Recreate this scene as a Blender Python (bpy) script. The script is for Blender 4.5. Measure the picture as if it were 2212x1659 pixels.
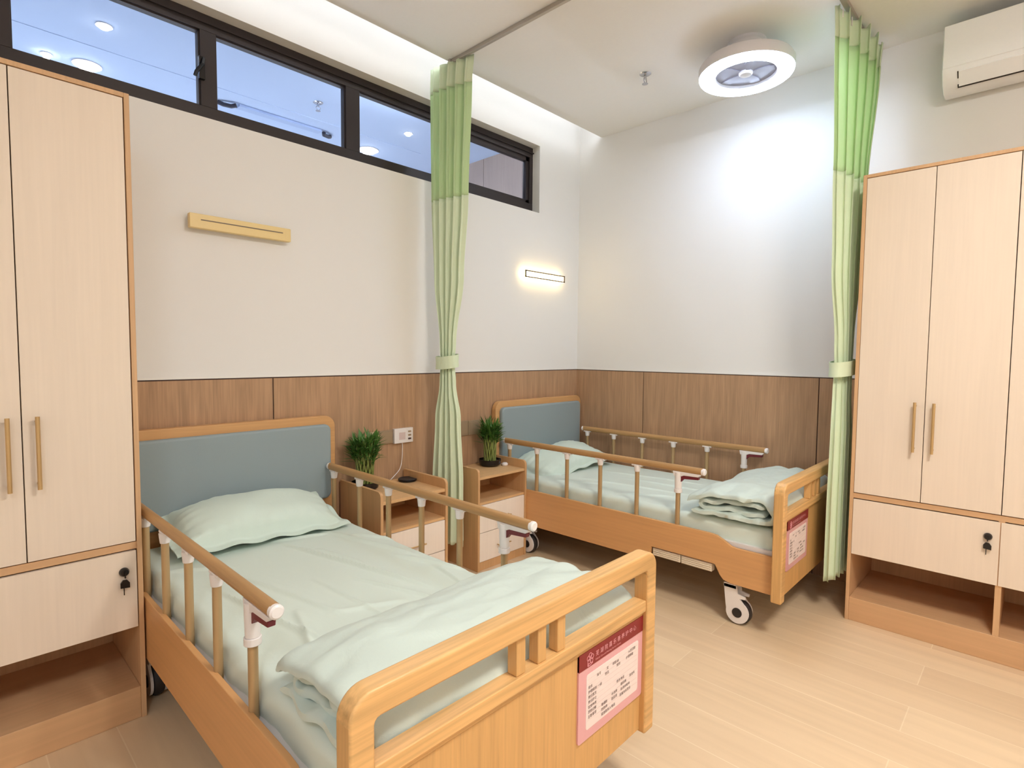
import bpy, bmesh, math, random
from mathutils import Vector, Matrix, noise
PI = math.pi
rnd = random.Random(7)
for o in list(bpy.data.objects):
    bpy.data.objects.remove(o)
C = bpy.context.scene.collection
S = bpy.context.scene

# ---------------------------------------------------------------- camera
def set_camera():
    f, yaw, pit, rol = 1198.61, 0.80897, 0.05657, 0.00865
    cy, sy, cp, sp = math.cos(yaw), math.sin(yaw), math.cos(pit), math.sin(pit)
    fwd = Vector((sy*cp, cy*cp, -sp))
    right = Vector((cy, -sy, 0))
    up = right.cross(fwd)
    c, s = math.cos(rol), math.sin(rol)
    r2 = c*right + s*up
    u2 = -s*right + c*up
    cam = bpy.data.cameras.new('camera')
    cam.sensor_fit = 'HORIZONTAL'
    cam.sensor_width = 36.0
    cam.lens = f*36.0/2212.0
    cam.clip_start = 0.05
    co = bpy.data.objects.new('camera', cam)
    C.objects.link(co)
    m = Matrix(((r2.x, u2.x, -fwd.x, -3.72998), (r2.y, u2.y, -fwd.y, -2.81096),
                (r2.z, u2.z, -fwd.z, 1.35), (0, 0, 0, 1)))
    co.matrix_world = m
    S.camera = co
set_camera()

# ---------------------------------------------------------------- world, exposure, light levels
w = bpy.data.worlds.new('world')
S.world = w
w.use_nodes = True
w.node_tree.nodes['Background'].inputs[0].default_value = (0.9, 0.93, 1.0, 1)
w.node_tree.nodes['Background'].inputs[1].default_value = 0.05
S.view_settings.view_transform = 'Standard'
S.view_settings.look = 'None'
S.view_settings.gamma = 1.0
S.view_settings.use_curve_mapping = False
S.view_settings.exposure = 1.28
S.cycles.max_bounces = 8
S.cycles.diffuse_bounces = 5
S.cycles.glossy_bounces = 3
S.cycles.transparent_max_bounces = 12
S.cycles.sample_clamp_indirect = 6.0
S.cycles.caustics_reflective = False
S.cycles.caustics_refractive = False
RING_COOL = 16.5       # fan lamp over the far bed
RING_WARM = 74.0
RING_LEFT = 34.0       # unseen lamp added for fill on the left
COVE = 9.0            # strip hidden in the ceiling slot
SCONCE = 4.0
CORRIDOR_FILL = 36.0  # unseen fill sources added in the corridor

# ---------------------------------------------------------------- materials
def lin(c):
    return tuple(((v/255.0)/12.92 if v/255.0 <= 0.04045 else ((v/255.0+0.055)/1.055)**2.4) for v in c)

def newmat(name):
    m = bpy.data.materials.new(name)
    m.use_nodes = True
    nt = m.node_tree
    return m, nt, nt.nodes, nt.links, nt.nodes['Principled BSDF']

def plain(name, rgb, rough=0.5, metal=0.0, bump=0.0, bscale=80.0, var=0.0, spec=0.5, coat=0.0):
    m, nt, N, L, B = newmat(name)
    c = lin(rgb)
    B.inputs['Base Color'].default_value = (*c, 1)
    B.inputs['Roughness'].default_value = rough
    B.inputs['Metallic'].default_value = metal
    B.inputs['Specular IOR Level'].default_value = spec
    B.inputs['Coat Weight'].default_value = coat
    tc = N.new('ShaderNodeTexCoord')
    nz = N.new('ShaderNodeTexNoise')
    nz.inputs['Scale'].default_value = bscale
    nz.inputs['Detail'].default_value = 3
    L.new(tc.outputs['Object'], nz.inputs['Vector'])
    v = max(var, 0.015)
    mx = N.new('ShaderNodeMix')
    mx.data_type = 'RGBA'
    mx.inputs[6].default_value = (*[x*(1-v) for x in c], 1)
    mx.inputs[7].default_value = (*[min(1, x*(1+v)) for x in c], 1)
    L.new(nz.outputs['Fac'], mx.inputs[0])
    L.new(mx.outputs[2], B.inputs['Base Color'])
    if bump:
        b = N.new('ShaderNodeBump')
        b.inputs['Strength'].default_value = bump
        b.inputs['Distance'].default_value = 0.002
        L.new(nz.outputs['Fac'], b.inputs['Height'])
        L.new(b.outputs['Normal'], B.inputs['Normal'])
    return m

def wood(name, rgb, axis='z', rough=0.45, contrast=0.16, fine=120.0, lng=3.0, spec=0.4, dark=None):
    m, nt, N, L, B = newmat(name)
    c = lin(rgb)
    d = lin(dark) if dark else tuple(x*(1-contrast*1.6) for x in c)
    tc = N.new('ShaderNodeTexCoord')
    mp = N.new('ShaderNodeMapping')
    sc = [fine, fine, fine]
    sc['xyz'.index(axis)] = lng
    mp.inputs['Scale'].default_value = sc
    L.new(tc.outputs['Object'], mp.inputs['Vector'])
    n1 = N.new('ShaderNodeTexNoise')
    n1.inputs['Scale'].default_value = 1.0
    n1.inputs['Detail'].default_value = 4
    n1.inputs['Distortion'].default_value = 0.3
    L.new(mp.outputs['Vector'], n1.inputs['Vector'])
    mp2 = N.new('ShaderNodeMapping')
    sc2 = [fine*0.12]*3
    sc2['xyz'.index(axis)] = lng*0.35
    mp2.inputs['Scale'].default_value = sc2
    L.new(tc.outputs['Object'], mp2.inputs['Vector'])
    n2 = N.new('ShaderNodeTexNoise')
    n2.inputs['Scale'].default_value = 1.0
    n2.inputs['Detail'].default_value = 2
    n2.inputs['Distortion'].default_value = 1.2
    L.new(mp2.outputs['Vector'], n2.inputs['Vector'])
    ad = N.new('ShaderNodeMath')
    ad.operation = 'MULTIPLY_ADD'
    ad.inputs[1].default_value = 0.55
    L.new(n1.outputs['Fac'], ad.inputs[0])
    mu = N.new('ShaderNodeMath')
    mu.operation = 'MULTIPLY'
    mu.inputs[1].default_value = 0.45
    L.new(n2.outputs['Fac'], mu.inputs[0])
    L.new(mu.outputs[0], ad.inputs[2])
    rp = N.new('ShaderNodeValToRGB')
    rp.color_ramp.elements[0].position = 0.34
    rp.color_ramp.elements[1].position = 0.64
    rp.color_ramp.elements[0].color = (*d, 1)
    rp.color_ramp.elements[1].color = (*[min(1, x*(1+contrast*0.45)) for x in c], 1)
    L.new(ad.outputs[0], rp.inputs['Fac'])
    L.new(rp.outputs['Color'], B.inputs['Base Color'])
    B.inputs['Roughness'].default_value = rough
    B.inputs['Specular IOR Level'].default_value = spec
    b = N.new('ShaderNodeBump')
    b.inputs['Strength'].default_value = 0.12
    b.inputs['Distance'].default_value = 0.001
    L.new(n1.outputs['Fac'], b.inputs['Height'])
    L.new(b.outputs['Normal'], B.inputs['Normal'])
    return m

def fabric(name, rgb, rough=0.75, bump=0.35, bscale=14.0, transl=0.0, see=0.0, sheen=0.15):
    m, nt, N, L, B = newmat(name)
    c = lin(rgb)
    tc = N.new('ShaderNodeTexCoord')
    nz = N.new('ShaderNodeTexNoise')
    nz.inputs['Scale'].default_value = bscale
    nz.inputs['Detail'].default_value = 4
    nz.inputs['Distortion'].default_value = 0.8
    L.new(tc.outputs['Object'], nz.inputs['Vector'])
    wv = N.new('ShaderNodeTexNoise')
    wv.inputs['Scale'].default_value = 900.0
    L.new(tc.outputs['Object'], wv.inputs['Vector'])
    mx = N.new('ShaderNodeMix')
    mx.data_type = 'RGBA'
    mx.inputs[6].default_value = (*[x*0.94 for x in c], 1)
    mx.inputs[7].default_value = (*[min(1, x*1.05) for x in c], 1)
    L.new(wv.outputs['Fac'], mx.inputs[0])
    L.new(mx.outputs[2], B.inputs['Base Color'])
    B.inputs['Roughness'].default_value = rough
    B.inputs['Sheen Weight'].default_value = sheen
    B.inputs['Specular IOR Level'].default_value = 0.25
    b = N.new('ShaderNodeBump')
    b.inputs['Strength'].default_value = bump
    b.inputs['Distance'].default_value = 0.012
    L.new(nz.outputs['Fac'], b.inputs['Height'])
    L.new(b.outputs['Normal'], B.inputs['Normal'])
    out = N['Material Output']
    last = B.outputs[0]
    if transl:
        t = N.new('ShaderNodeBsdfTranslucent')
        t.inputs['Color'].default_value = (*[min(1, x*1.1) for x in c], 1)
        ms = N.new('ShaderNodeMixShader')
        ms.inputs[0].default_value = transl
        L.new(last, ms.inputs[1])
        L.new(t.outputs[0], ms.inputs[2])
        last = ms.outputs[0]
    if see:
        t = N.new('ShaderNodeBsdfTransparent')
        ms = N.new('ShaderNodeMixShader')
        ms.inputs[0].default_value = see
        L.new(last, ms.inputs[1])
        L.new(t.outputs[0], ms.inputs[2])
        last = ms.outputs[0]
    L.new(last, out.inputs['Surface'])
    return m

def emit(name, rgb, strength):
    m, nt, N, L, B = newmat(name)
    B.inputs['Base Color'].default_value = (0.8, 0.8, 0.8, 1)
    B.inputs['Emission Color'].default_value = (*lin(rgb), 1)
    B.inputs['Emission Strength'].default_value = strength
    return m

def glass(name, tint=(1, 1, 1), refl=0.06):
    m, nt, N, L, B = newmat(name)
    t = N.new('ShaderNodeBsdfTransparent')
    t.inputs['Color'].default_value = (*tint, 1)
    g = N.new('ShaderNodeBsdfGlossy')
    g.inputs['Roughness'].default_value = 0.02
    lw = N.new('ShaderNodeFresnel')
    lw.inputs['IOR'].default_value = 1.22
    ms = N.new('ShaderNodeMixShader')
    L.new(lw.outputs[0], ms.inputs[0])
    L.new(t.outputs[0], ms.inputs[1])
    L.new(g.outputs[0], ms.inputs[2])
    L.new(ms.outputs[0], N['Material Output'].inputs['Surface'])
    return m

def floor_material():
    m, nt, N, L, B = newmat('oak_floor')
    tc = N.new('ShaderNodeTexCoord')
    sp = N.new('ShaderNodeSeparateXYZ')
    cb = N.new('ShaderNodeCombineXYZ')
    L.new(tc.outputs['Object'], sp.inputs[0])
    L.new(sp.outputs['Y'], cb.inputs['X'])
    L.new(sp.outputs['X'], cb.inputs['Y'])
    br = N.new('ShaderNodeTexBrick')
    br.inputs['Scale'].default_value = 1.0
    br.inputs['Brick Width'].default_value = 1.25
    br.inputs['Row Height'].default_value = 0.195
    br.inputs['Mortar Size'].default_value = 0.0022
    br.inputs['Mortar Smooth'].default_value = 0.3
    br.inputs['Color1'].default_value = (*lin((232, 207, 173)), 1)
    br.inputs['Color2'].default_value = (*lin((223, 196, 162)), 1)
    br.inputs['Mortar'].default_value = (*lin((237, 216, 186)), 1)
    br.offset = 0.37
    L.new(cb.outputs[0], br.inputs['Vector'])
    mp = N.new('ShaderNodeMapping')
    mp.inputs['Scale'].default_value = (16, 0.9, 1)
    L.new(tc.outputs['Object'], mp.inputs['Vector'])
    nz = N.new('ShaderNodeTexNoise')
    nz.inputs['Scale'].default_value = 1.0
    nz.inputs['Detail'].default_value = 5
    nz.inputs['Distortion'].default_value = 0.8
    L.new(mp.outputs[0], nz.inputs['Vector'])
    rp = N.new('ShaderNodeValToRGB')
    rp.color_ramp.elements[0].position = 0.3
    rp.color_ramp.elements[1].position = 0.7
    rp.color_ramp.elements[0].color = (0.93, 0.915, 0.89, 1)
    rp.color_ramp.elements[1].color = (1.03, 1.025, 1.01, 1)
    L.new(nz.outputs['Fac'], rp.inputs['Fac'])
    mx = N.new('ShaderNodeMix')
    mx.data_type = 'RGBA'
    mx.blend_type = 'MULTIPLY'
    mx.inputs[0].default_value = 1.0
    L.new(br.outputs['Color'], mx.inputs[6])
    L.new(rp.outputs['Color'], mx.inputs[7])
    L.new(mx.outputs[2], B.inputs['Base Color'])
    B.inputs['Roughness'].default_value = 0.42
    B.inputs['Specular IOR Level'].default_value = 0.35
    return m

M = {}
M['wall'] = plain('wall_paint', (236, 234, 231), 0.85, bump=0.05, bscale=300, spec=0.2)
M['ceiling'] = plain('ceiling_paint', (240, 238, 234), 0.9, spec=0.2)
M['white_band'] = plain('white_trim', (240, 238, 233), 0.6)
M['wainscot'] = wood('wainscot_laminate', (188, 151, 118), 'z', 0.55, 0.15, 160, 5, 0.25)
M['gap'] = plain('dark_joint', (70, 48, 40), 0.7)
M['floor'] = floor_material()
M['oak_x'] = wood('bed_oak_along_x', (224, 178, 118), 'x', 0.38, 0.2, 90, 3)
M['oak_y'] = wood('bed_oak_along_y', (217, 164, 110), 'y', 0.42, 0.06, 70, 2)
M['oak_z'] = wood('bed_oak_along_z', (216, 169, 109), 'z', 0.42, 0.1, 150, 5)
M['head_wood'] = wood('headboard_wood', (216, 166, 112), 'x', 0.4, 0.08, 90, 3)
M['pad'] = plain('blue_grey_leatherette', (148, 162, 166), 0.5, bump=0.15, bscale=400, spec=0.35)
M['sheet'] = fabric('sage_cotton', (218, 231, 222), 0.6, 0.18, 9)
M['quilt'] = fabric('sage_quilt_cotton', (207, 221, 213), 0.55, 0.3, 12)
M['pillow'] = fabric('sage_pillow_cotton', (214, 230, 220), 0.6, 0.2, 16)
M['rail'] = wood('rail_wood_grain', (190, 148, 98), 'y', 0.4, 0.12, 120, 4)
M['post'] = plain('champagne_metal', (188, 158, 116), 0.38, 0.35)
M['plastic'] = plain('white_plastic', (238, 232, 230), 0.35)
M['red'] = plain('dark_red_plastic', (112, 34, 44), 0.4)
M['steel'] = plain('white_coated_steel', (226, 222, 222), 0.4)
M['rubber'] = plain('dark_rubber', (46, 40, 38), 0.6)
M['black'] = plain('black_gloss', (18, 16, 20), 0.25)
M['ivory'] = plain('ivory_plastic', (236, 222, 200), 0.45)
M['door'] = wood('peach_laminate', (235, 219, 201), 'z', 0.5, 0.025, 90, 3, 0.3)
M['ns_drawer'] = wood('brightened_peach_laminate', (248, 237, 225), 'z', 0.5, 0.02, 90, 3, 0.3)  # door laminate lightened to carry the strong light on these drawers
M['carcass'] = wood('carcass_oak', (214, 172, 130), 'x', 0.5, 0.06, 60, 2, 0.3)
M['carcass_z'] = wood('carcass_oak_upright', (216, 175, 133), 'z', 0.5, 0.08, 120, 3, 0.3)
M['ns_wood'] = wood('nightstand_oak', (224, 182, 132), 'x', 0.45, 0.07, 80, 3, 0.35)
M['ns_side'] = wood('nightstand_oak_side', (214, 170, 122), 'z', 0.45, 0.07, 80, 3, 0.35)
M['brass'] = plain('brushed_brass', (205, 172, 122), 0.35, 0.6)
M['frame'] = plain('dark_bronze_aluminium', (52, 44, 44), 0.45, 0.2)
M['glass'] = glass('window_glass', (0.96, 0.98, 1.0))
M['chrome'] = plain('chrome', (200, 200, 205), 0.2, 1.0)
M['curtain'] = fabric('green_curtain_cloth', (232, 245, 216), 0.75, 0.15, 25, 0.15)
M['mesh'] = fabric('green_curtain_net', (220, 240, 198), 0.75, 0.1, 25, 0.35, 0.06)
M['header'] = fabric('green_curtain_tape', (230, 242, 213), 0.75, 0.15, 25, 0.2)
M['alu'] = plain('curtain_track_metal', (178, 170, 160), 0.4, 0.5)
M['ac'] = plain('ac_white_plastic', (250, 252, 255), 0.25, spec=0.5)
M['leaf'] = plain('bamboo_leaf', (78, 122, 50), 0.5, var=0.35, bscale=20)
M['stem'] = plain('bamboo_stem', (128, 140, 72), 0.5, var=0.25, bscale=40)
M['soil'] = plain('dark_pebbles', (28, 24, 24), 0.6, bump=0.4, bscale=60)
M['sock_beige'] = plain('beige_socket', (222, 198, 164), 0.45)
M['sock_brown'] = plain('taupe_plate', (160, 138, 110), 0.4)
M['hole'] = plain('socket_hole', (60, 46, 40), 0.6)
M['pink'] = plain('pink_acrylic', (226, 170, 176), 0.2)
M['maroon'] = plain('maroon_print', (132, 24, 34), 0.4)
M['paper'] = plain('card_paper', (240, 224, 222), 0.5)
M['ink'] = plain('printed_ink', (84, 62, 60), 0.7)
M['inkpink'] = plain('pale_pink_print', (240, 170, 178), 0.6)
M['line'] = plain('printed_rule', (216, 196, 192), 0.7)
M['corr_ceiling'] = plain('pale_blue_ceiling', (196, 212, 238), 0.85)
M['corr_wall'] = wood('corridor_panel', (172, 152, 140), 'z', 0.6, 0.06, 60, 3)
M['corr_white'] = plain('corridor_white', (225, 226, 230), 0.85)
M['vent'] = plain('vent_grey', (176, 194, 226), 0.5)
M['vent_dark'] = plain('vent_dark', (44, 44, 58), 0.5)
M['sconce_off'] = plain('cream_sconce', (236, 210, 150), 0.4)
M['sconce_frame'] = plain('sconce_frame_grey', (118, 102, 88), 0.5)
M['lamp_white'] = plain('lamp_white_plastic', (222, 218, 220), 0.45)
M['lamp_clear'] = plain('fan_grille_grey', (146, 144, 156), 0.4)
M['ring_cool'] = emit('ring_light_cool', (206, 225, 255), RING_COOL)
M['ring_warm'] = emit('ring_light_warm', (255, 249, 239), RING_WARM)
M['ring_left'] = emit('ring_light_fill', (228, 240, 255), RING_LEFT)
M['cove'] = emit('cove_strip_light', (240, 247, 255), COVE)
M['sconce_on'] = emit('sconce_light', (255, 224, 158), SCONCE)
M['corr_fill'] = emit('corridor_fill_light', (235, 243, 255), CORRIDOR_FILL)
M['corr_fill_up'] = emit('corridor_fill_uplight', (235, 243, 255), CORRIDOR_FILL*0.33)
M['corr_lamp'] = emit('corridor_lamp_lens', (250, 250, 255), 9.0)
M['bulb'] = emit('downlight_lens', (255, 250, 240), 9.0)

# ---------------------------------------------------------------- mesh helpers
def B():
    return bmesh.new()

def box(bm, x0, y0, z0, x1, y1, z1):
    if x0 > x1: x0, x1 = x1, x0
    if y0 > y1: y0, y1 = y1, y0
    if z0 > z1: z0, z1 = z1, z0
    v = [bm.verts.new(p) for p in ((x0,y0,z0),(x1,y0,z0),(x1,y1,z0),(x0,y1,z0),(x0,y0,z1),(x1,y0,z1),(x1,y1,z1),(x0,y1,z1))]
    for f in ((0,3,2,1),(4,5,6,7),(0,1,5,4),(1,2,6,5),(2,3,7,6),(3,0,4,7)):
        bm.faces.new([v[i] for i in f])
    return bm

def prism(bm, pts, axis, a, b):
    # pts: 2D outline in the two other axes (x,y,z order kept); extruded along axis from a to b
    def P(p, t):
        if axis == 'x': return (t, p[0], p[1])
        if axis == 'y': return (p[0], t, p[1])
        return (p[0], p[1], t)
    v0 = [bm.verts.new(P(p, a)) for p in pts]
    v1 = [bm.verts.new(P(p, b)) for p in pts]
    n = len(pts)
    bm.faces.new(v0)
    bm.faces.new(v1[::-1])
    for i in range(n):
        bm.faces.new((v0[i], v1[i], v1[(i+1) % n], v0[(i+1) % n]))
    bmesh.ops.recalc_face_normals(bm, faces=bm.faces[:])
    return bm

def tube(bm, pts, r, seg=12, rz=None):
    pts = [Vector(p) for p in pts]
    rings = []
    prev = None
    for i, p in enumerate(pts):
        if i == 0: d = pts[1]-pts[0]
        elif i == len(pts)-1: d = pts[-1]-pts[-2]
        else: d = pts[i+1]-pts[i-1]
        d.normalize()
        if prev is None:
            ref = Vector((0, 0, 1)) if abs(d.z) < 0.95 else Vector((1, 0, 0))
            a = d.cross(ref).normalized()
        else:
            a = (prev - d*prev.dot(d)).normalized()
        prev = a
        b = d.cross(a)
        rr = r[i] if isinstance(r, (list, tuple)) else r
        r2 = rz if rz else rr
        rings.append([bm.verts.new(p + a*rr*math.cos(2*PI*k/seg) + b*r2*math.sin(2*PI*k/seg)) for k in range(seg)])
    for i in range(len(rings)-1):
        for k in range(seg):
            bm.faces.new((rings[i][k], rings[i][(k+1) % seg], rings[i+1][(k+1) % seg], rings[i+1][k]))
    bm.faces.new(rings[0][::-1])
    bm.faces.new(rings[-1])
    bmesh.ops.recalc_face_normals(bm, faces=bm.faces[:])
    return bm

def lathe(bm, prof, cx, cy, seg=40, axis='z', close=False):
    rings = []
    for r, h in prof:
        ring = []
        for k in range(seg):
            a = 2*PI*k/seg
            if axis == 'z': p = (cx + r*math.cos(a), cy + r*math.sin(a), h)
            elif axis == 'x': p = (h, cx + r*math.cos(a), cy + r*math.sin(a))
            else: p = (cx + r*math.cos(a), h, cy + r*math.sin(a))
            ring.append(bm.verts.new(p))
        rings.append(ring)
    m = len(rings)
    for i in range(m if close else m-1):
        j = (i+1) % m
        for k in range(seg):
            bm.faces.new((rings[i][k], rings[i][(k+1) % seg], rings[j][(k+1) % seg], rings[j][k]))
    if not close:
        if prof[0][0] > 1e-6: bm.faces.new(rings[0][::-1])
        if prof[-1][0] > 1e-6: bm.faces.new(rings[-1])
    bmesh.ops.remove_doubles(bm, verts=bm.verts[:], dist=1e-6)
    bmesh.ops.recalc_face_normals(bm, faces=bm.faces[:])
    return bm

def cyl(bm, p0, p1, r, seg=20):
    return tube(bm, [p0, p1], r, seg)

def rrect(x0, z0, x1, z1, r, n=6, corners='abcd'):
    # a = lower left, b = lower right, c = upper right, d = upper left
    pts = []
    def arc(cx, cz, a0):
        for i in range(n+1):
            a = a0 + (PI/2)*i/n
            pts.append((cx + r*math.cos(a), cz + r*math.sin(a)))
    if 'a' in corners: arc(x0+r, z0+r, PI)
    else: pts.append((x0, z0))
    if 'b' in corners: arc(x1-r, z0+r, 1.5*PI)
    else: pts.append((x1, z0))
    if 'c' in corners: arc(x1-r, z1-r, 0)
    else: pts.append((x1, z1))
    if 'd' in corners: arc(x0+r, z1-r, PI/2)
    else: pts.append((x0, z1))
    return pts

def obj(name, bm, mat, parent=None, bevel=0.0, smooth=False, seg=2, ang=40):
    me = bpy.data.meshes.new(name)
    bm.normal_update()
    bm.to_mesh(me)
    bm.free()
    me.materials.append(mat)
    if smooth or bevel:
        me.polygons.foreach_set('use_smooth', [True]*len(me.polygons))
        me.set_sharp_from_angle(angle=math.radians(ang))
    o = bpy.data.objects.new(name, me)
    C.objects.link(o)
    if parent: o.parent = parent
    if bevel:
        bv = o.modifiers.new('bevel', 'BEVEL')
        bv.width = bevel
        bv.segments = seg
        bv.limit_method = 'ANGLE'
        bv.angle_limit = math.radians(35)
        bv.harden_normals = True
    return o

def tag(o, label, cat, group=None):
    o['label'] = label
    o['category'] = cat
    if group: o['group'] = group
    return o

def thing(name, label, cat, loc=(0, 0, 0), rotz=0.0, group=None):
    o = bpy.data.objects.new(name, None)
    C.objects.link(o)
    o.location = loc
    o.rotation_euler = (0, 0, rotz)
    o.empty_display_size = 0.1
    return tag(o, label, cat, group)

def struct(name, bm, mat, parent=None, **k):
    o = obj(name, bm, mat, parent, **k)
    if parent is None: o['kind'] = 'structure'
    return o

def dup(root, loc, label, rotz=None, group=None):
    r = root.copy()
    C.objects.link(r)
    r.location = loc
    if rotz is not None: r.rotation_euler = (0, 0, rotz)
    r['label'] = label
    if group: r['group'] = group
    for ch in list(root.children):
        c = ch.copy()
        C.objects.link(c)
        c.parent = r
        for g in list(ch.children):
            d = g.copy()
            C.objects.link(d)
            d.parent = c
    return r

def text_mesh(name, rows, mat, parent, y):
    # rows: (x, z, string, size); faces -y
    bm = bmesh.new()
    for (x, z, s, size) in rows:
        cu = bpy.data.curves.new('txt', 'FONT')
        cu.body = s
        cu.size = size
        cu.extrude = 0.0
        cu.resolution_u = 2
        to = bpy.data.objects.new('txt', cu)
        C.objects.link(to)
        dg = bpy.context.evaluated_depsgraph_get()
        me = bpy.data.meshes.new_from_object(to.evaluated_get(dg))
        me.transform(Matrix.Translation((x, y, z)) @ Matrix.Rotation(PI/2, 4, 'X'))
        bm.from_mesh(me)
        bpy.data.objects.remove(to)
        bpy.data.meshes.remove(me)
    return obj(name, bm, mat, parent)

# ---------------------------------------------------------------- room shell
H = 3.054
XL, YF = -6.2, -4.8
bm = B(); box(bm, XL, YF, -0.1, 0.0, 0.0, 0.0); struct('floor', bm, M['floor'])
# window opening
OX0, OX1, OZ0, OZ1 = -3.60, -0.50, 2.409, 2.905
bm = B()
box(bm, XL, 0, 0, 0.2, 0.13, OZ0)
box(bm, XL, 0, OZ1, 0.2, 0.13, 3.34)
box(bm, XL, 0, OZ0, OX0, 0.13, OZ1)
box(bm, OX1, 0, OZ0, 0.2, 0.13, OZ1)
struct('wall_back', bm, M['wall'])
bm = B(); box(bm, 0, YF, 0, 0.2, 0.0, 3.34); struct('wall_right', bm, M['wall'])
bm = B(); box(bm, XL-0.2, YF-0.2, 0, XL, 0.2, 3.34); struct('wall_left', bm, M['wall'])
bm = B(); box(bm, XL, YF-0.2, 0, 0.2, YF, 3.34); struct('wall_front', bm, M['wall'])
# dropped ceiling with a light slot along the head wall
bm = B()
box(bm, XL, YF, H, 0, -0.21, H+0.02)
box(bm, XL, YF, 3.32, 0, 0, 3.34)
struct('ceiling', bm, M['ceiling'])
# LED strip lying on the edge of the slot
t = thing('cove_light', 'hidden white light strip in the ceiling slot above the windows', 'light', (-3.1, -0.222, H+0.02))
bm = B(); box(bm, -3.05, -0.012, 0, 3.05, 0.006, 0.003); obj('backing', bm, M['alu'], t)
bm = B(); box(bm, -3.05, -0.006, 0.003, 3.05, 0.008, 0.013); obj('light_strip', bm, M['cove'], t)

# wainscot: panels, joints, dark cap line, white bead
WZ = 1.2165
def wains_back():
    bm = B()
    xs = [XL, -4.94, -3.74, -2.54, -1.34, -0.14, 0]
    xs = [XL, -4.95, -3.745, -2.54, -1.335, 0.0]
    for a, b in zip(xs[:-1], xs[1:]):
        box(bm, a+0.003, -0.010, 0.0, b-0.003, 0, WZ-0.006)
    struct('trim_1', bm, M['wainscot'])
    bm = B()
    box(bm, XL, -0.004, 0, 0, 0.0, WZ)
    struct('trim_2', bm, M['gap'])
    bm = B(); box(bm, XL, -0.006, WZ, 0, 0, WZ+0.009); struct('trim_3', bm, M['white_band'])
    bm = B()
    ys = [0.0, -0.637, -1.838, -3.04, -4.24, YF]
    for a, b in zip(ys[:-1], ys[1:]):
        box(bm, -0.010, b+0.003, 0.0, 0, a-0.003 if a < 0 else -0.011, WZ-0.006)
    struct('trim_4', bm, M['wainscot'])
    bm = B(); box(bm, -0.004, YF, 0, 0, 0, WZ); struct('trim_5', bm, M['gap'])
    bm = B(); box(bm, -0.006, YF, WZ, 0, 0, WZ+0.009); struct('trim_6', bm, M['white_band'])
wains_back()

# ---------------------------------------------------------------- window band
def window():
    y0, y1 = 0.07, 0.125
    ft, fb = 0.075, 0.078          # frame depth at top / bottom
    zb, zt = OZ0+fb, OZ1-ft
    xm = [(-3.60, -3.476), (-2.819, -2.748), (-2.075, -1.988), (-1.312, -1.235), (-0.535, -0.50)]
    bm = B()
    box(bm, OX0, y0, OZ0, OX1, y1, zb)
    box(bm, OX0, y0, zt, OX1, y1, OZ1)
    for a, b in xm:
        box(bm, a, y0, zb, b, y1, zt)
    win = struct('window_1', bm, M['frame'], bevel=0.002)
    # raised inner lip along the head of the frame
    bm = B(); box(bm, OX0, y0-0.012, zt+0.03, OX1, y0, zt+0.036); obj('track_lip', bm, M['frame'], win)
    for (a, b, lip) in ((-3.476, -2.819, 0.0), (-2.748, -2.075, 0.0), (-1.988, -1.312, 0.0), (-1.235, -0.535, 0.03)):
        bm = B()
        l = max(lip, 0.006)
        box(bm, a, y0+0.012, zb, b, y1-0.01, zb+l*0.8)
        box(bm, a, y0+0.012, zt-l, b, y1-0.01, zt)
        box(bm, a, y0+0.012, zb, a+l*0.7, y1-0.01, zt)
        box(bm, b-l, y0+0.012, zb, b, y1-0.01, zt)
        sash = obj('sash', bm, M['frame'], win)
        bm = B(); box(bm, a, 0.1, zb, b, 0.104, zt); obj('pane', bm, M['glass'], sash)
    bm = B()
    box(bm, -2.83, 0.05, 2.60, -2.805, 0.07, 2.70)
    tube(bm, [(-2.812, 0.045, 2.69), (-2.82, 0.035, 2.66), (-2.845, 0.04, 2.62), (-2.85, 0.045, 2.60)], 0.008, 8)
    obj('latch', bm, M['black'], win)
window()

# ---------------------------------------------------------------- corridor seen through the window band
CZ = 3.2
bm = B(); box(bm, XL, 0.13, CZ, 0.0, 2.5, CZ+0.05); struct('corridor_ceiling', bm, M['corr_ceiling'])
bm = B(); box(bm, XL, 2.4, 0, 0.0, 2.5, CZ); struct('corridor_wall_far', bm, M['corr_white'])
bm = B()
ye = 0.2
for a, b in ((0.13, 0.45), (0.455, 1.148), (1.153, 1.85), (1.855, 2.4)):
    box(bm, 0.0, a, 0, 0.05, b, CZ)
struct('corridor_wall_end', bm, M['corr_wall'])
bm = B(); box(bm, 0.045, 0.13, 0, 0.06, 2.4, CZ); struct('corridor_wall_joint', bm, M['gap'])
bm = B(); box(bm, XL-0.1, 0.13, 0, XL, 2.5, CZ); struct('corridor_wall_near', bm, M['corr_white'])
bm = B(); box(bm, XL, 0.13, -0.1, 0.0, 2.5, 0.0); struct('corridor_floor', bm, M['corr_white'])
t = thing('fill_uplight', 'unseen added uplight trough on the corridor wall beyond the windows', 'light', (-3.1, 2.4, 1.2))  # out of sight, added to brighten the corridor ceiling
bm = B(); box(bm, -3.0, -0.12, 0, 3.0, 0, 0.02); obj('trough', bm, M['corr_white'], t)
bm = B(); box(bm, -3.0, -0.10, 0.02, 3.0, -0.02, 0.03); obj('light_strip', bm, M['corr_fill_up'], t)
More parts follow.
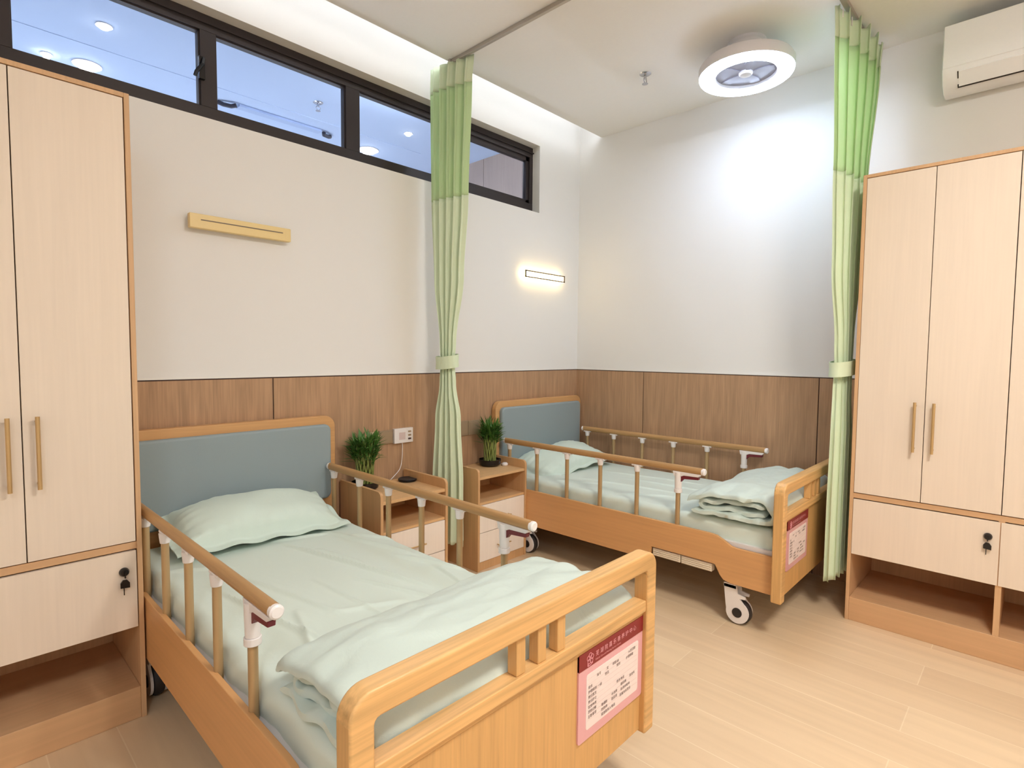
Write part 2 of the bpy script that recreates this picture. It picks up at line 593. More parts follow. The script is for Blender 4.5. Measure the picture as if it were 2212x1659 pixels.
def downlight(x, y, r, mat, label, depth=0.02):
    t = thing('downlight', label, 'light', (x, y, CZ))
    bm = B(); lathe(bm, [(r*1.0, -0.004), (r*1.25, -0.006), (r*1.25, 0.0), (r, 0.0)], 0, 0, 32, close=True)
    obj('trim_ring', bm, M['lamp_white'], t, smooth=True)
    bm = B(); lathe(bm, [(0, -depth), (r*0.7, -depth*0.9), (r*0.98, -0.003), (r*0.98, 0.0), (0, 0)], 0, 0, 32)
    obj('lens', bm, mat, t, smooth=True)
downlight(-2.976, 1.161, 0.033, M['bulb'], 'small round corridor downlight seen through the left window pane, above the brighter lamp')
downlight(-0.862, 1.167, 0.029, M['bulb'], 'small round corridor downlight seen through the third window pane, above the brighter lamp')
downlight(-2.957, 1.78, 0.064, M['corr_lamp'], 'large glowing round corridor lamp at the bottom of the left window pane', 0.03)
downlight(-0.88, 1.76, 0.075, M['corr_lamp'], 'large glowing round corridor lamp at the bottom left of the third window pane', 0.03)
downlight(-3.16, 1.80, 0.024, M['bulb'], 'tiny dim spotlight left of the glowing corridor lamp in the left window pane', 0.03)
downlight(-1.35, 0.45, 0.11, M['corr_fill'], 'unseen round fill lamp added close behind the window wall, above the third pane', 0.13)  # added out of view to light the corridor end wall
def sprinkler(x, y, z, label):
    t = thing('fire_sprinkler', label, 'sprinkler', (x, y, z))
    bm = B(); lathe(bm, [(0, -0.006), (0.03, -0.004), (0.036, 0.0), (0, 0.0)], 0, 0, 24); obj('cover_plate', bm, M['chrome'], t, smooth=True)
    bm = B(); cyl(bm, (0, 0, -0.03), (0, 0, -0.004), 0.009, 12)
    tube(bm, [(0.012, 0, -0.028), (0.018, 0, -0.04), (0.004, 0, -0.056)], 0.0028, 8)
    tube(bm, [(-0.012, 0, -0.028), (-0.018, 0, -0.04), (-0.004, 0, -0.056)], 0.0028, 8)
    obj('head', bm, M['chrome'], t, smooth=True)
    bm = B(); lathe(bm, [(0, -0.062), (0.018, -0.060), (0.018, -0.058), (0, -0.056)], 0, 0, 20); obj('deflector', bm, M['chrome'], t, smooth=True)
sprinkler(-1.663, 1.187, CZ, 'small corridor fire sprinkler seen through the second window pane')
sprinkler(-0.656, -0.98, H, 'chrome fire sprinkler on the room ceiling left of the ring lamp')
t = thing('linear_vent', 'long slim ceiling vent in the corridor with dark curved ends, in the second window pane', 'vent', (-1.74, 1.67, CZ))
bm = B(); box(bm, -0.32, -0.035, -0.02, 0.34, 0.035, 0); obj('grille', bm, M['vent'], t, bevel=0.004)
for s in (-1, 1):
    bm = B(); tube(bm, [(s*0.34 + (0.0 if s < 0 else 0.02), -0.03, -0.02), (s*0.37, -0.01, -0.03), (s*0.42, 0.01, -0.026), (s*0.45, 0.03, -0.012)], 0.016, 8); obj('end_bracket', bm, M['vent_dark'], t, smooth=True)
bm = B(); box(bm, -5.2, 1.478, CZ-0.004, -0.5, 1.486, CZ); tag(obj('ceiling_track', bm, M['corr_ceiling']), 'thin straight line of track along the corridor ceiling behind the windows', 'track')

# ---------------------------------------------------------------- ring fan lamps
def ring_lamp(loc, label, ring):
    t = thing('ceiling_fan_lamp', label, 'ceiling light', loc)          # loc on the ceiling, z measured down
    bm = B(); lathe(bm, [(0, -0.09512), (0.088, -0.09512), (0.092, -0.02), (0.1, -0.012), (0.1, 0.0), (0, 0)], 0, 0, 40); obj('ceiling_mount', bm, M['lamp_white'], t, smooth=True)
    bm = B(); lathe(bm, [(0.244, -0.1682), (0.246, -0.1276), (0.234, -0.1067), (0.09, -0.078), (0.09, -0.09744), (0.228, -0.116), (0.238, -0.1334), (0.238, -0.1682)], 0, 0, 64, close=True)
    obj('housing', bm, M['lamp_white'], t, smooth=True)
    bm = B()
    prof = []
    for k in range(13):
        a = PI + PI*k/12
        cs, sn_ = math.cos(a), math.sin(a)
        prof.append((0.2025 + 0.0395*math.copysign(abs(cs)**0.5, cs), -0.1682 - 0.017*abs(sn_)**0.6))
    lathe(bm, prof, 0, 0, 72, close=True)
    obj('light_ring', bm, ring, t, smooth=True)
    bm = B(); lathe(bm, [(0.1625, -0.174), (0.1625, -0.116), (0.156, -0.116), (0.156, -0.174)], 0, 0, 64, close=True); obj('inner_wall', bm, M['lamp_white'], t, smooth=True)
    g = B()
    lathe(g, [(0, -0.1578), (0.157, -0.1578), (0.157, -0.1531), (0, -0.1531)], 0, 0, 48)
    gr = obj('grille', g, M['lamp_clear'], t)
    for k in range(5):
        a = 2*PI*k/5
        bm = B()
        pts = []
        for (r, s) in ((0.04, -0.25), (0.10, -0.32), (0.145, -0.2), (0.148, 0.15), (0.10, 0.22), (0.04, 0.25)):
            pts.append((r*math.cos(a+s), r*math.sin(a+s)))
        prism(bm, pts, 'z', -0.1624, -0.1578)
        obj('fan_blade', bm, M['lamp_clear'], t)
    bm = B(); lathe(bm, [(0, -0.1763), (0.030, -0.174), (0.036, -0.167), (0.036, -0.1531), (0, -0.1531)], 0, 0, 32); obj('hub', bm, M['lamp_white'], t, smooth=True)
    return t
ring_lamp((-0.585, -1.563, H), 'round white fan lamp with a glowing ring on the ceiling above the far bed', M['ring_cool'])
ring_lamp((-2.35, -3.3, H), 'warm round fan lamp on the ceiling to the right behind the viewer', M['ring_warm'])
ring_lamp((-4.6, -3.5, H), 'added round fill lamp on the ceiling to the left behind the viewer', M['ring_left'])  # weaker bluish fill, added out of view

# ---------------------------------------------------------------- wall sconces
def sconce(x0, x1, z0, z1, on, label):
    cx = (x0+x1)/2
    w_ = (x1-x0)/2
    zc, hh = (z0+z1)/2, (z1-z0)/2
    t = thing('wall_light', label, 'wall light', (cx, 0, zc))
    bm = B(); box(bm, -w_*0.8, -0.02, -hh*0.6, w_*0.8, 0, hh*0.6); obj('back_plate', bm, M['lamp_white'], t, bevel=0.002)
    if on:
        bm = B(); box(bm, -w_, -0.042, -hh, w_, -0.02, hh); obj('diffuser', bm, M['sconce_on'], t, bevel=0.003)
        bm = B()
        e = 0.008
        box(bm, -w_, -0.048, hh-e, w_, -0.042, hh); box(bm, -w_, -0.048, -hh, w_, -0.042, -hh+e)
        box(bm, -w_, -0.048, -hh, -w_+0.012, -0.042, hh); box(bm, w_-0.012, -0.048, -hh, w_, -0.042, hh)
        obj('face_frame', bm, M['sconce_frame'], t)
    else:
        bm = B(); box(bm, -w_, -0.05, -hh, w_, -0.02, hh); obj('body', bm, M['sconce_off'], t, bevel=0.004)
        bm = B(); box(bm, -w_*0.8, -0.0515, 0.004, w_*0.82, -0.049, 0.0085); obj('slot', bm, M['sconce_frame'], t)
sconce(-2.915, -2.455, 1.895, 1.960, False, 'unlit cream bar light on the wall above the near bed')
sconce(-0.70, -0.236, 1.905, 1.957, True, 'glowing warm bar light on the wall above the far bed')

# ---------------------------------------------------------------- hospital bed
def caster(parent, x, y):
    # fork plates with a big hub
    bm = B()
    for s in (-1, 1):
        pts = []
        for k in range(24):
            a = 2*PI*k/24
            rr = 0.05
            yy, zz = -0.02+rr*math.cos(a), 0.064+rr*math.sin(a)
            pts.append((yy, zz))
        hull = [(0.045, 0.195), (-0.01, 0.195), (-0.045, 0.16), (-0.035, 0.15), (-0.012, 0.145)]
        arc = [(-0.02+0.052*math.cos(a), 0.064+0.052*math.sin(a)) for a in [math.radians(d) for d in range(80, -181+0, -12)]]
        arc = [(-0.02+0.056*math.cos(math.radians(d)), 0.064+0.056*math.sin(math.radians(d))) for d in range(95, -190, -12)][::-1]
        outline = [(0.05, 0.195), (0.038, 0.09)] + [(-0.02+0.056*math.cos(math.radians(d)), 0.064+0.056*math.sin(math.radians(d))) for d in range(10, -250, -13)] + [(-0.03, 0.135), (-0.058, 0.138), (-0.058, 0.15), (-0.02, 0.158), (-0.012, 0.195)]
        prism(bm, [(y+p[0], p[1]) for p in outline], 'x', x+s*0.020, x+s*0.030)
    box(bm, x-0.03, y-0.012, 0.18, x+0.03, y+0.05, 0.2)
    c = obj('caster', bm, M['plastic'], parent)
    bm = B(); lathe(bm, [(0.02, x-0.018), (0.058, x-0.017), (0.062, x-0.010), (0.062, x+0.010), (0.058, x+0.017), (0.02, x+0.018)], y-0.02, 0.0625, 32, axis='x', close=True)
    obj('wheel', bm, M['rubber'], c, smooth=True)
    bm = B(); cyl(bm, (x-0.033, y-0.02, 0.0625), (x+0.033, y-0.02, 0.0625), 0.024, 20); obj('axle_cap', bm, M['rubber'], c, smooth=True)
    bm = B(); cyl(bm, (x, y+0.02, 0.195), (x, y+0.02, 0.34), 0.014, 12); obj('swivel_stem', bm, M['steel'], c, smooth=True)

CARD_ROWS = [
    (0.18, 0.12, '床号', 1.0), (0.36, 0.12, '女', 1.0), (0.47, 0.12, '年龄:68', 1.0), (0.78, 0.10, '入住日期:', 1.0),
    (0.33, 0.21, '姓名', 1.0), (0.55, 0.20, '性别', 1.0), (0.74, 0.19, '护理等级', 1.0),
    (0.03, 0.24, '姓名', 1.0), (0.03, 0.33, '护理级别: 一级', 1.0), (0.03, 0.42, '责任医生', 1.0), (0.03, 0.51, '责任护士', 1.0),
    (0.03, 0.60, '饮食种类', 1.0), (0.03, 0.69, '药物过敏', 1.0), (0.03, 0.78, '注意事项', 1.0),
    (0.56, 0.52, '联系电话', 1.0), (0.27, 0.74, '普通饭', 1.0), (0.46, 0.69, '半流质', 1.0), (0.64, 0.63, '糖尿病', 1.0), (0.82, 0.59, '防走失', 1.0),
    (0.27, 0.83, '防跌倒', 1.0), (0.46, 0.78, '防压疮', 1.0), (0.64, 0.73, '防烫伤噎食', 1.0),
    (0.27, 0.92, '紧急联系人电话', 1.0), (0.62, 0.83, '家属关系签名', 1.0)]

def bed(cx, label, rail_y, card_x0, hb, crank_sides):
    t = thing('hospital_bed', label, 'bed', (cx, 0, 0), 0, 'wooden care beds with side rails')
    # headboard
    bm = B(); prism(bm, rrect(hb-0.495, 0.22, hb+0.495, 1.005, 0.06, 8, 'cd'), 'y', -0.058, -0.018)
    head = obj('headboard', bm, M['head_wood'], t, bevel=0.004)
    bm = B(); prism(bm, rrect(hb-0.458, 0.565, hb+0.458, 0.962, 0.035, 6), 'y', -0.088, -0.05)
    obj('headboard_cushion', bm, M['pad'], head, bevel=0.014, seg=4)
    # foot frame: posts and top rail as one rounded arch
    yo, yi = -1.99, -1.942
    out = rrect(-0.52, 0.195, 0.52, 0.757, 0.05, 8, 'cd')
    inn = rrect(-0.468, 0.195, 0.468, 0.702, 0.012, 3, 'cd')
    bm = B()
    poly = [out[0]] + [inn[0]] + inn[:1]
    o_path = [out[1]] + out[2:-1] + [out[-1]]
    # outline: right post outer bottom -> over the top -> left bottom -> inner left -> inner top -> inner right
    outer = [(0.52, 0.195)] + [p for p in out[2:]] + [(-0.52, 0.195)]
    inner = [(0.468, 0.195)] + [p for p in inn[2:]] + [(-0.468, 0.195)]
    prism(bm, outer + inner[::-1], 'y', yi, yo)
    ff = obj('foot_frame', bm, M['oak_x'], t, bevel=0.007, seg=3)
    ff.data.materials.append(M['oak_z'])
    for pl in ff.data.polygons:
        zs = [ff.data.vertices[i].co.z for i in pl.vertices]
        if len(pl.vertices) == 4 and min(zs) < 0.2: pl.material_index = 1
    bm = B(); box(bm, -0.468, yo+0.004, 0.578, 0.468, yi-0.002, 0.612); box(bm, -0.468, yo+0.010, 0.570, 0.468, yi-0.004, 0.578); box(bm, -0.468, yo+0.015, 0.560, 0.468, yi-0.006, 0.570)
    obj('foot_crossrail', bm, M['oak_x'], t, bevel=0.003)
    bm = B(); box(bm, -0.468, yo+0.020, 0.205, 0.468, yi-0.008, 0.560); obj('foot_panel', bm, M['oak_z'], t)
    for px in (-0.078, -0.004, 0.070):
        bm = B(); box(bm, px-0.0155, yo+0.010, 0.612, px+0.0155, yi-0.008, 0.703); obj('spindle', bm, M['oak_z'], t, bevel=0.003)
    # side panels with a dip and a notch for the crank covers
    for s in (-1, 1):
        prof = [(-0.058, 0.44), (-1.62, 0.44), (-1.66, 0.436), (-1.70, 0.418), (-1.735, 0.398), (-1.76, 0.394), (-1.945, 0.394),
                (-1.945, 0.21), (-1.735, 0.21), (-1.70, 0.218), (-1.68, 0.24), (-1.655, 0.285), (-1.64, 0.287), (-1.295, 0.287), (-1.285, 0.21), (-0.058, 0.2)]
        if s not in crank_sides: prof = prof[:8] + [(-0.058, 0.205)]
        bm = B(); prism(bm, prof, 'x', s*0.456, s*0.474)
        obj('side_panel', bm, M['oak_y'], t, bevel=0.003)
        for (ya, yb) in (((-1.30, -1.462), (-1.468, -1.635)) if s in crank_sides else ()):
            bm = B(); box(bm, s*0.425, yb, 0.238, s*0.464, ya, 0.28)
            for k in range(4):
                box(bm, s*0.464, yb+0.004, 0.242+k*0.010, s*0.468, ya-0.004, 0.247+k*0.010)
            obj('crank_cover', bm, M['ivory'], t, bevel=0.002)
    # steel deck under the mattress
    bm = B()
    box(bm, -0.452, -1.935, 0.392, 0.452, -0.09, 0.414)
    box(bm, -0.43, -1.93, 0.372, 0.43, -0.09, 0.392)
    for s in (-1, 1):
        box(bm, s*0.40, -1.92, 0.315, s*0.44, -0.09, 0.372)
    for y in (-0.3, -0.9, -1.5, -1.75):
        box(bm, -0.40, y-0.02, 0.33, 0.40, y+0.02, 0.372)
        for s in (-1, 1):
            box(bm, s*0.44, y-0.012, 0.345, s*0.457, y+0.012, 0.37)
    for s in (-1, 1):
        box(bm, s*0.30, -0.10, 0.33, s*0.34, -0.055, 0.37)
        box(bm, s*0.30, -1.945, 0.33, s*0.34, -1.91, 0.37)
    obj('bed_deck', bm, M['steel'], t)
    for sx in (-0.42, 0.42):
        for y in (-0.33, -1.745):
            caster(t, sx, y)
    # folding side rails
    for s in (-1, 1):
        x = s*0.452
        ys = [rail_y - 0.25*k for k in range(6)]
        y_end = ys[-1]-0.135
        bm = B()
        tube(bm, [(x, ys[0]+0.04, 0.742), (x, y_end, 0.742)], 0.016, 20, 0.019)
        r = obj('side_rail', bm, M['rail'], t, smooth=True)
        for k, y in enumerate(ys):
            bm = B(); tube(bm, [(x, y, 0.33), (x, y, 0.70)], 0.0125, 16); obj('rail_post', bm, M['post'], r, smooth=True)
            bm = B()
            if k < 5:
                tube(bm, [(x, y, 0.686), (x, y, 0.705), (x, y, 0.722)], [0.0155, 0.0175, 0.019], 16)
                box(bm, x-0.011, y-0.032, 0.718, x+0.011, y+0.032, 0.727)
                obj('post_bracket', bm, M['plastic'], r, bevel=0.002)
            else:
                tube(bm, [(x, y, 0.612), (x, y, 0.632)], 0.0215, 18)
                tube(bm, [(x, y, 0.632), (x, y, 0.69), (x, y, 0.722)], [0.018, 0.0195, 0.02], 18)
                prism(bm, [(y+0.028, 0.727), (y+0.022, 0.700), (y-0.015, 0.700), (y-0.035, 0.709), (y-0.115, 0.712), (y-0.128, 0.727)], 'x', x-0.013, x+0.013)
                obj('latch_bracket', bm, M['plastic'], r, bevel=0.002)
                bm = B(); prism(bm, [(y-0.018, 0.702), (y-0.018, 0.672), (y-0.034, 0.690), (y-0.115, 0.697), (y-0.118, 0.712), (y-0.035, 0.710)], 'x', x-0.010, x+0.010)
                obj('release_lever', bm, M['red'], r, bevel=0.002)
        for yy, d in ((ys[0]+0.04, 1), (y_end, -1)):
            bm = B(); tube(bm, [(x, yy-0.004*d, 0.742), (x, yy+0.010*d, 0.742), (x, yy+0.014*d, 0.742)], [0.0175, 0.0178, 0.013], 20, None)
            obj('end_cap', bm, M['plastic'], r, smooth=True)
    # information card
    x0, x1, z0, z1 = card_x0, card_x0+0.318, 0.318, 0.563
    yc = yo+0.020
    bm = B(); prism(bm, rrect(x0, z0, x1, z1, 0.008, 3, 'ab'), 'y', yc, yc-0.005)
    card = obj('information_card', bm, M['pink'], t)
    zh = z1-0.046
    bm = B(); box(bm, x0, yc-0.0065, zh, x1, yc-0.0005, z1); obj('card_header', bm, M['maroon'], card)
    px0, px1, pz0, pz1 = x0+0.034, x1-0.024, z0+0.026, zh-0.020
    bm = B(); prism(bm, rrect(px0, pz0, px1, pz1, 0.008, 4), 'y', yc-0.004, yc-0.0058); obj('card_paper', bm, M['paper'], card)
    bm = B()
    for k in range(1, 10):
        z = pz1 - (pz1-pz0)*k*0.093
        box(bm, px0+0.006, yc-0.0061, z-0.0003, px1-0.006, yc-0.0058, z+0.0003)
    obj('card_rules', bm, M['line'], card)
    pw, ph = px1-px0, pz1-pz0
    text_mesh('card_text', [(px0+fx*pw, pz1-fy*ph-0.004, s, 0.0098*k) for fx, fy, s, k in CARD_ROWS], M['ink'], card, yc-0.0064)
    text_mesh('header_text', [(x0+0.072, zh+0.019, ' '.join('芜湖院嘉乐善养护中心'), 0.0165), (x0+0.072, zh+0.007, 'Elderly Care and Nursing Service Center', 0.0075)], M['inkpink'], card, yc-0.0072)
    bm = B()
    ex, ez = x0+0.048, zh+0.022
    for k in range(5):
        a = PI/2 + 2*PI*k/5
        cxk, czk = ex+0.0085*math.cos(a), ez+0.0085*math.sin(a)
        lathe(bm, [(0.0060, yc-0.0072), (0.0072, yc-0.0072), (0.0072, yc-0.0066), (0.0060, yc-0.0066)], cxk, czk, 20, axis='y', close=True)
    box(bm, ex-0.012, yc-0.0072, ez-0.019, ex-0.009, yc-0.0066, ez-0.008)
    tube(bm, [(ex-0.010, yc-0.0069, ez-0.018), (ex, yc-0.0069, ez-0.0185), (ex+0.012, yc-0.0069, ez-0.014)], 0.0006, 6)
    obj('emblem', bm, M['inkpink'], card)
    return t
B1, B2 = -2.742, -0.542
bed(B1, 'nearer wooden care bed beside the left wardrobe, card at the right of its footboard', -0.155, 0.150, 0.018, (1,))
bed(B2, 'farther wooden care bed in the corner by the right wall, white caster showing under it', -0.185, -0.415, 0.030, (-1, 1))

# ---------------------------------------------------------------- mattresses with fitted sheets
def ridge(px, py, ax, ay, bx, by, wdt):
    dx, dy = bx-ax, by-ay
    L2 = dx*dx+dy*dy
    u = ((px-ax)*dx+(py-ay)*dy)/L2
    if u < -0.05 or u > 1.05: return 0.0
    uc = min(1, max(0, u))
    d = math.hypot(px-ax-uc*dx, py-ay-uc*dy)
    if d > wdt*5: return 0.0
    side = (px-ax)*dy-(py-ay)*dx
    q = d/(wdt*(0.8 if side > 0 else 2.0))
    f = math.exp(-q*q) if side > 0 else math.exp(-q*1.3)
    taper = max(0.0, 1-(2*uc-1)**4)
    return f*taper

def mattress(cx, label, creases, seed):
    hx, y0, y1, z0, z1 = 0.436, -1.925, -0.092, 0.414, 0.508
    rr = 0.035
    nx, ny = 150, 290
    bm = B()
    # cross-section around x: bottom left -> up the side -> over the top -> down the right side
    sec = []
    for k in range(9): sec.append((-1, z0 + (z1-rr-z0)*k/8, None))
    prof = []
    for k in range(10): prof.append((-hx, z0+(z1-rr-z0)*k/9))
    for k in range(1, 9):
        a = PI - (PI/2)*k/8
        prof.append((-hx+rr+rr*math.cos(a), z1-rr+rr*math.sin(a)))
    for k in range(1, nx): prof.append((-hx+rr+(2*hx-2*rr)*k/nx, z1))
    for k in range(0, 9):
        a = PI/2 - (PI/2)*k/8
        prof.append((hx-rr+rr*math.cos(a), z1-rr+rr*math.sin(a)))
    for k in range(1, 10): prof.append((hx, z1-rr-(z1-rr-z0)*k/9))
    rows = []
    for j in range(ny+1):
        y = y0+(y1-y0)*j/ny
        e = min(y-y0, y1-y)
        drop = 0.0
        if e < 0.03: drop = 0.03-math.sqrt(max(0, 0.03**2-(0.03-e)**2))
        row = []
        for (x, z) in prof:
            top = (z-z0)/(z1-z0)
            zz = z
            xx = x
            if abs(x) < hx-0.001 or top > 0.97:
                crown = 0.008*(1-(x/hx)**2)
                zz = z - drop*0.9 + crown*min(1, e/0.2)
                zz += 0.004*noise.noise(Vector((x*4+seed, y*3, 0.3)))
                for c in creases:
                    zz += 2.6*c[5]*ridge(x, y, c[0], c[1], c[2], c[3], c[4]*1.1)
            side = max(0.0, min(1.0, (abs(x)-hx+rr)/rr))
            if side > 0:
                # slanting pull folds along the sides
                sgn = 1 if x > 0 else -1
                ph = (y*1.0 + (z-z0)*1.35)*26 + 4*noise.noise(Vector((y*2.2, seed, 0)))
                a = math.sin(ph)
                amp = 0.0065*(0.35+0.65*max(0, noise.noise(Vector((y*2.5+seed*3, 1.7, 0)))+0.4))
                xx += sgn*side*(amp*(a*abs(a)) - 0.004)
                zz -= drop*0.3*top
            row.append(bm.verts.new((xx, y, zz)))
        rows.append(row)
    n = len(prof)
    for j in range(ny):
        for i in range(n-1):
            bm.faces.new((rows[j][i], rows[j][i+1], rows[j+1][i+1], rows[j+1][i]))
        bm.faces.new((rows[j][n-1], rows[j][0], rows[j+1][0], rows[j+1][n-1]))
    bm.faces.new(rows[0])
    bm.faces.new(rows[-1][::-1])
    bmesh.ops.recalc_face_normals(bm, faces=bm.faces[:])
    o = obj('mattress', bm, M['sheet'], smooth=True, ang=60)
    o.location = (cx, 0, 0)
    return tag(o, label, 'mattress', 'mattresses in sage fitted sheets')
cr1 = [(0.02, -0.45, 0.22, -1.30, 0.010, 0.006), (0.10, -0.62, 0.16, -0.95, 0.008, 0.004), (0.24, -0.40, 0.38, -1.00, 0.012, 0.005),
       (-0.25, -0.60, -0.10, -1.30, 0.010, 0.004), (-0.34, -0.70, -0.22, -1.45, 0.010, 0.005), (-0.05, -0.9, -0.02, -1.4, 0.009, 0.003),
       (0.30, -0.9, 0.42, -1.25, 0.010, 0.005), (0.05, -1.0, 0.2, -1.45, 0.008, 0.004), (-0.2, -1.1, -0.3, -1.45, 0.012, 0.005),
       (-0.40, -0.45, -0.2, -0.6, 0.012, 0.004), (0.0, -0.42, 0.25, -0.47, 0.012, 0.004), (0.32, -0.55, 0.43, -0.75, 0.010, 0.004),
       (-0.15, -1.2, 0.1, -1.3, 0.014, 0.003), (0.36, -1.1, 0.30, -1.4, 0.010, 0.004)]
cr2 = [(-0.2, -0.6, -0.1, -1.4, 0.014, 0.003), (0.1, -0.6, 0.2, -1.3, 0.014, 0.003), (-0.38, -0.5, -0.25, -0.8, 0.012, 0.004),
       (-0.36, -1.0, -0.2, -1.3, 0.014, 0.004), (0.0, -0.8, 0.05, -1.4, 0.014, 0.003)]
mattress(B1, 'pale sage sheeted mattress on the near bed', cr1, 1.0)
mattress(B2, 'pale sage sheeted mattress on the far bed in the corner', cr2, 5.0)

# ---------------------------------------------------------------- pillows
def pillow(loc, rot, hw, hd, th, label, seed, hang):
    nu, nv = 72, 52
    bm = B()
    fl = 0.038
    def pt(i, j, s):
        u = -1+2*i/nu
        v = -1+2*j/nv
        W, D = hw+fl, hd+fl
        x, y = u*W, v*D
        ux, vy = min(1, abs(x)/hw), min(1, abs(y)/hd)
        body = (max(0, 1-ux**2.6)*max(0, 1-vy**2.4))**0.42
        corner = (ux*vy)**3
        x *= 1-0.05*(1-ux**2)*vy**2
        y *= 1-0.06*(1-vy**2)*ux**2
        z = s*th*body*(1.0 if s > 0 else 0.42)
        n = noise.noise(Vector((x*9+seed, y*9, s*2)))
        z += s*0.010*body*n
        rip = math.sin(y*130+seed)*math.exp(-((ux-0.86)/0.14)**2) + math.sin(x*120+seed)*math.exp(-((vy-0.84)/0.14)**2)
        z += s*0.0022*rip*(1 if body > 0.05 else 0.3)
        flat = 0.006*math.sin(x*38+seed) * (vy**6) + 0.008*math.sin(y*34+2*seed)*(ux**6)
        z += flat + 0.0018*s - hang*(ux**4)*0.02
        z -= 0.005*(x/hw)**2
        return (x, y, z)
    g = {}
    for s in (1, -1):
        for i in range(nu+1):
            for j in range(nv+1):
                g[s, i, j] = bm.verts.new(pt(i, j, s))
        for i in range(nu):
            for j in range(nv):
                q = [g[s, i, j], g[s, i+1, j], g[s, i+1, j+1], g[s, i, j+1]]
                bm.faces.new(q if s > 0 else q[::-1])
    for i in range(nu):
        for j in (0, nv):
            bm.faces.new((g[1, i, j], g[1, i+1, j], g[-1, i+1, j], g[-1, i, j]))
    for j in range(nv):
        for i in (0, nu):
            bm.faces.new((g[1, i, j], g[1, i, j+1], g[-1, i, j+1], g[-1, i, j]))
    bmesh.ops.recalc_face_normals(bm, faces=bm.faces[:])
    o = obj('pillow', bm, M['pillow'], smooth=True, ang=60)
    o.location = loc
    o.rotation_euler = rot
    return tag(o, label, 'pillow', 'sage pillows')
pillow((-2.728, -0.258, 0.584), (math.radians(12), math.radians(2), math.radians(-2)), 0.325, 0.160, 0.108, 'plump sage pillow with hemmed edge at the head of the near bed', 0.7, 0.2)
pillow((-0.545, -0.275, 0.578), (math.radians(11), math.radians(-7), math.radians(-6)), 0.325, 0.175, 0.075, 'sage pillow slumped sideways at the head of the far bed', 3.1, 0.6)

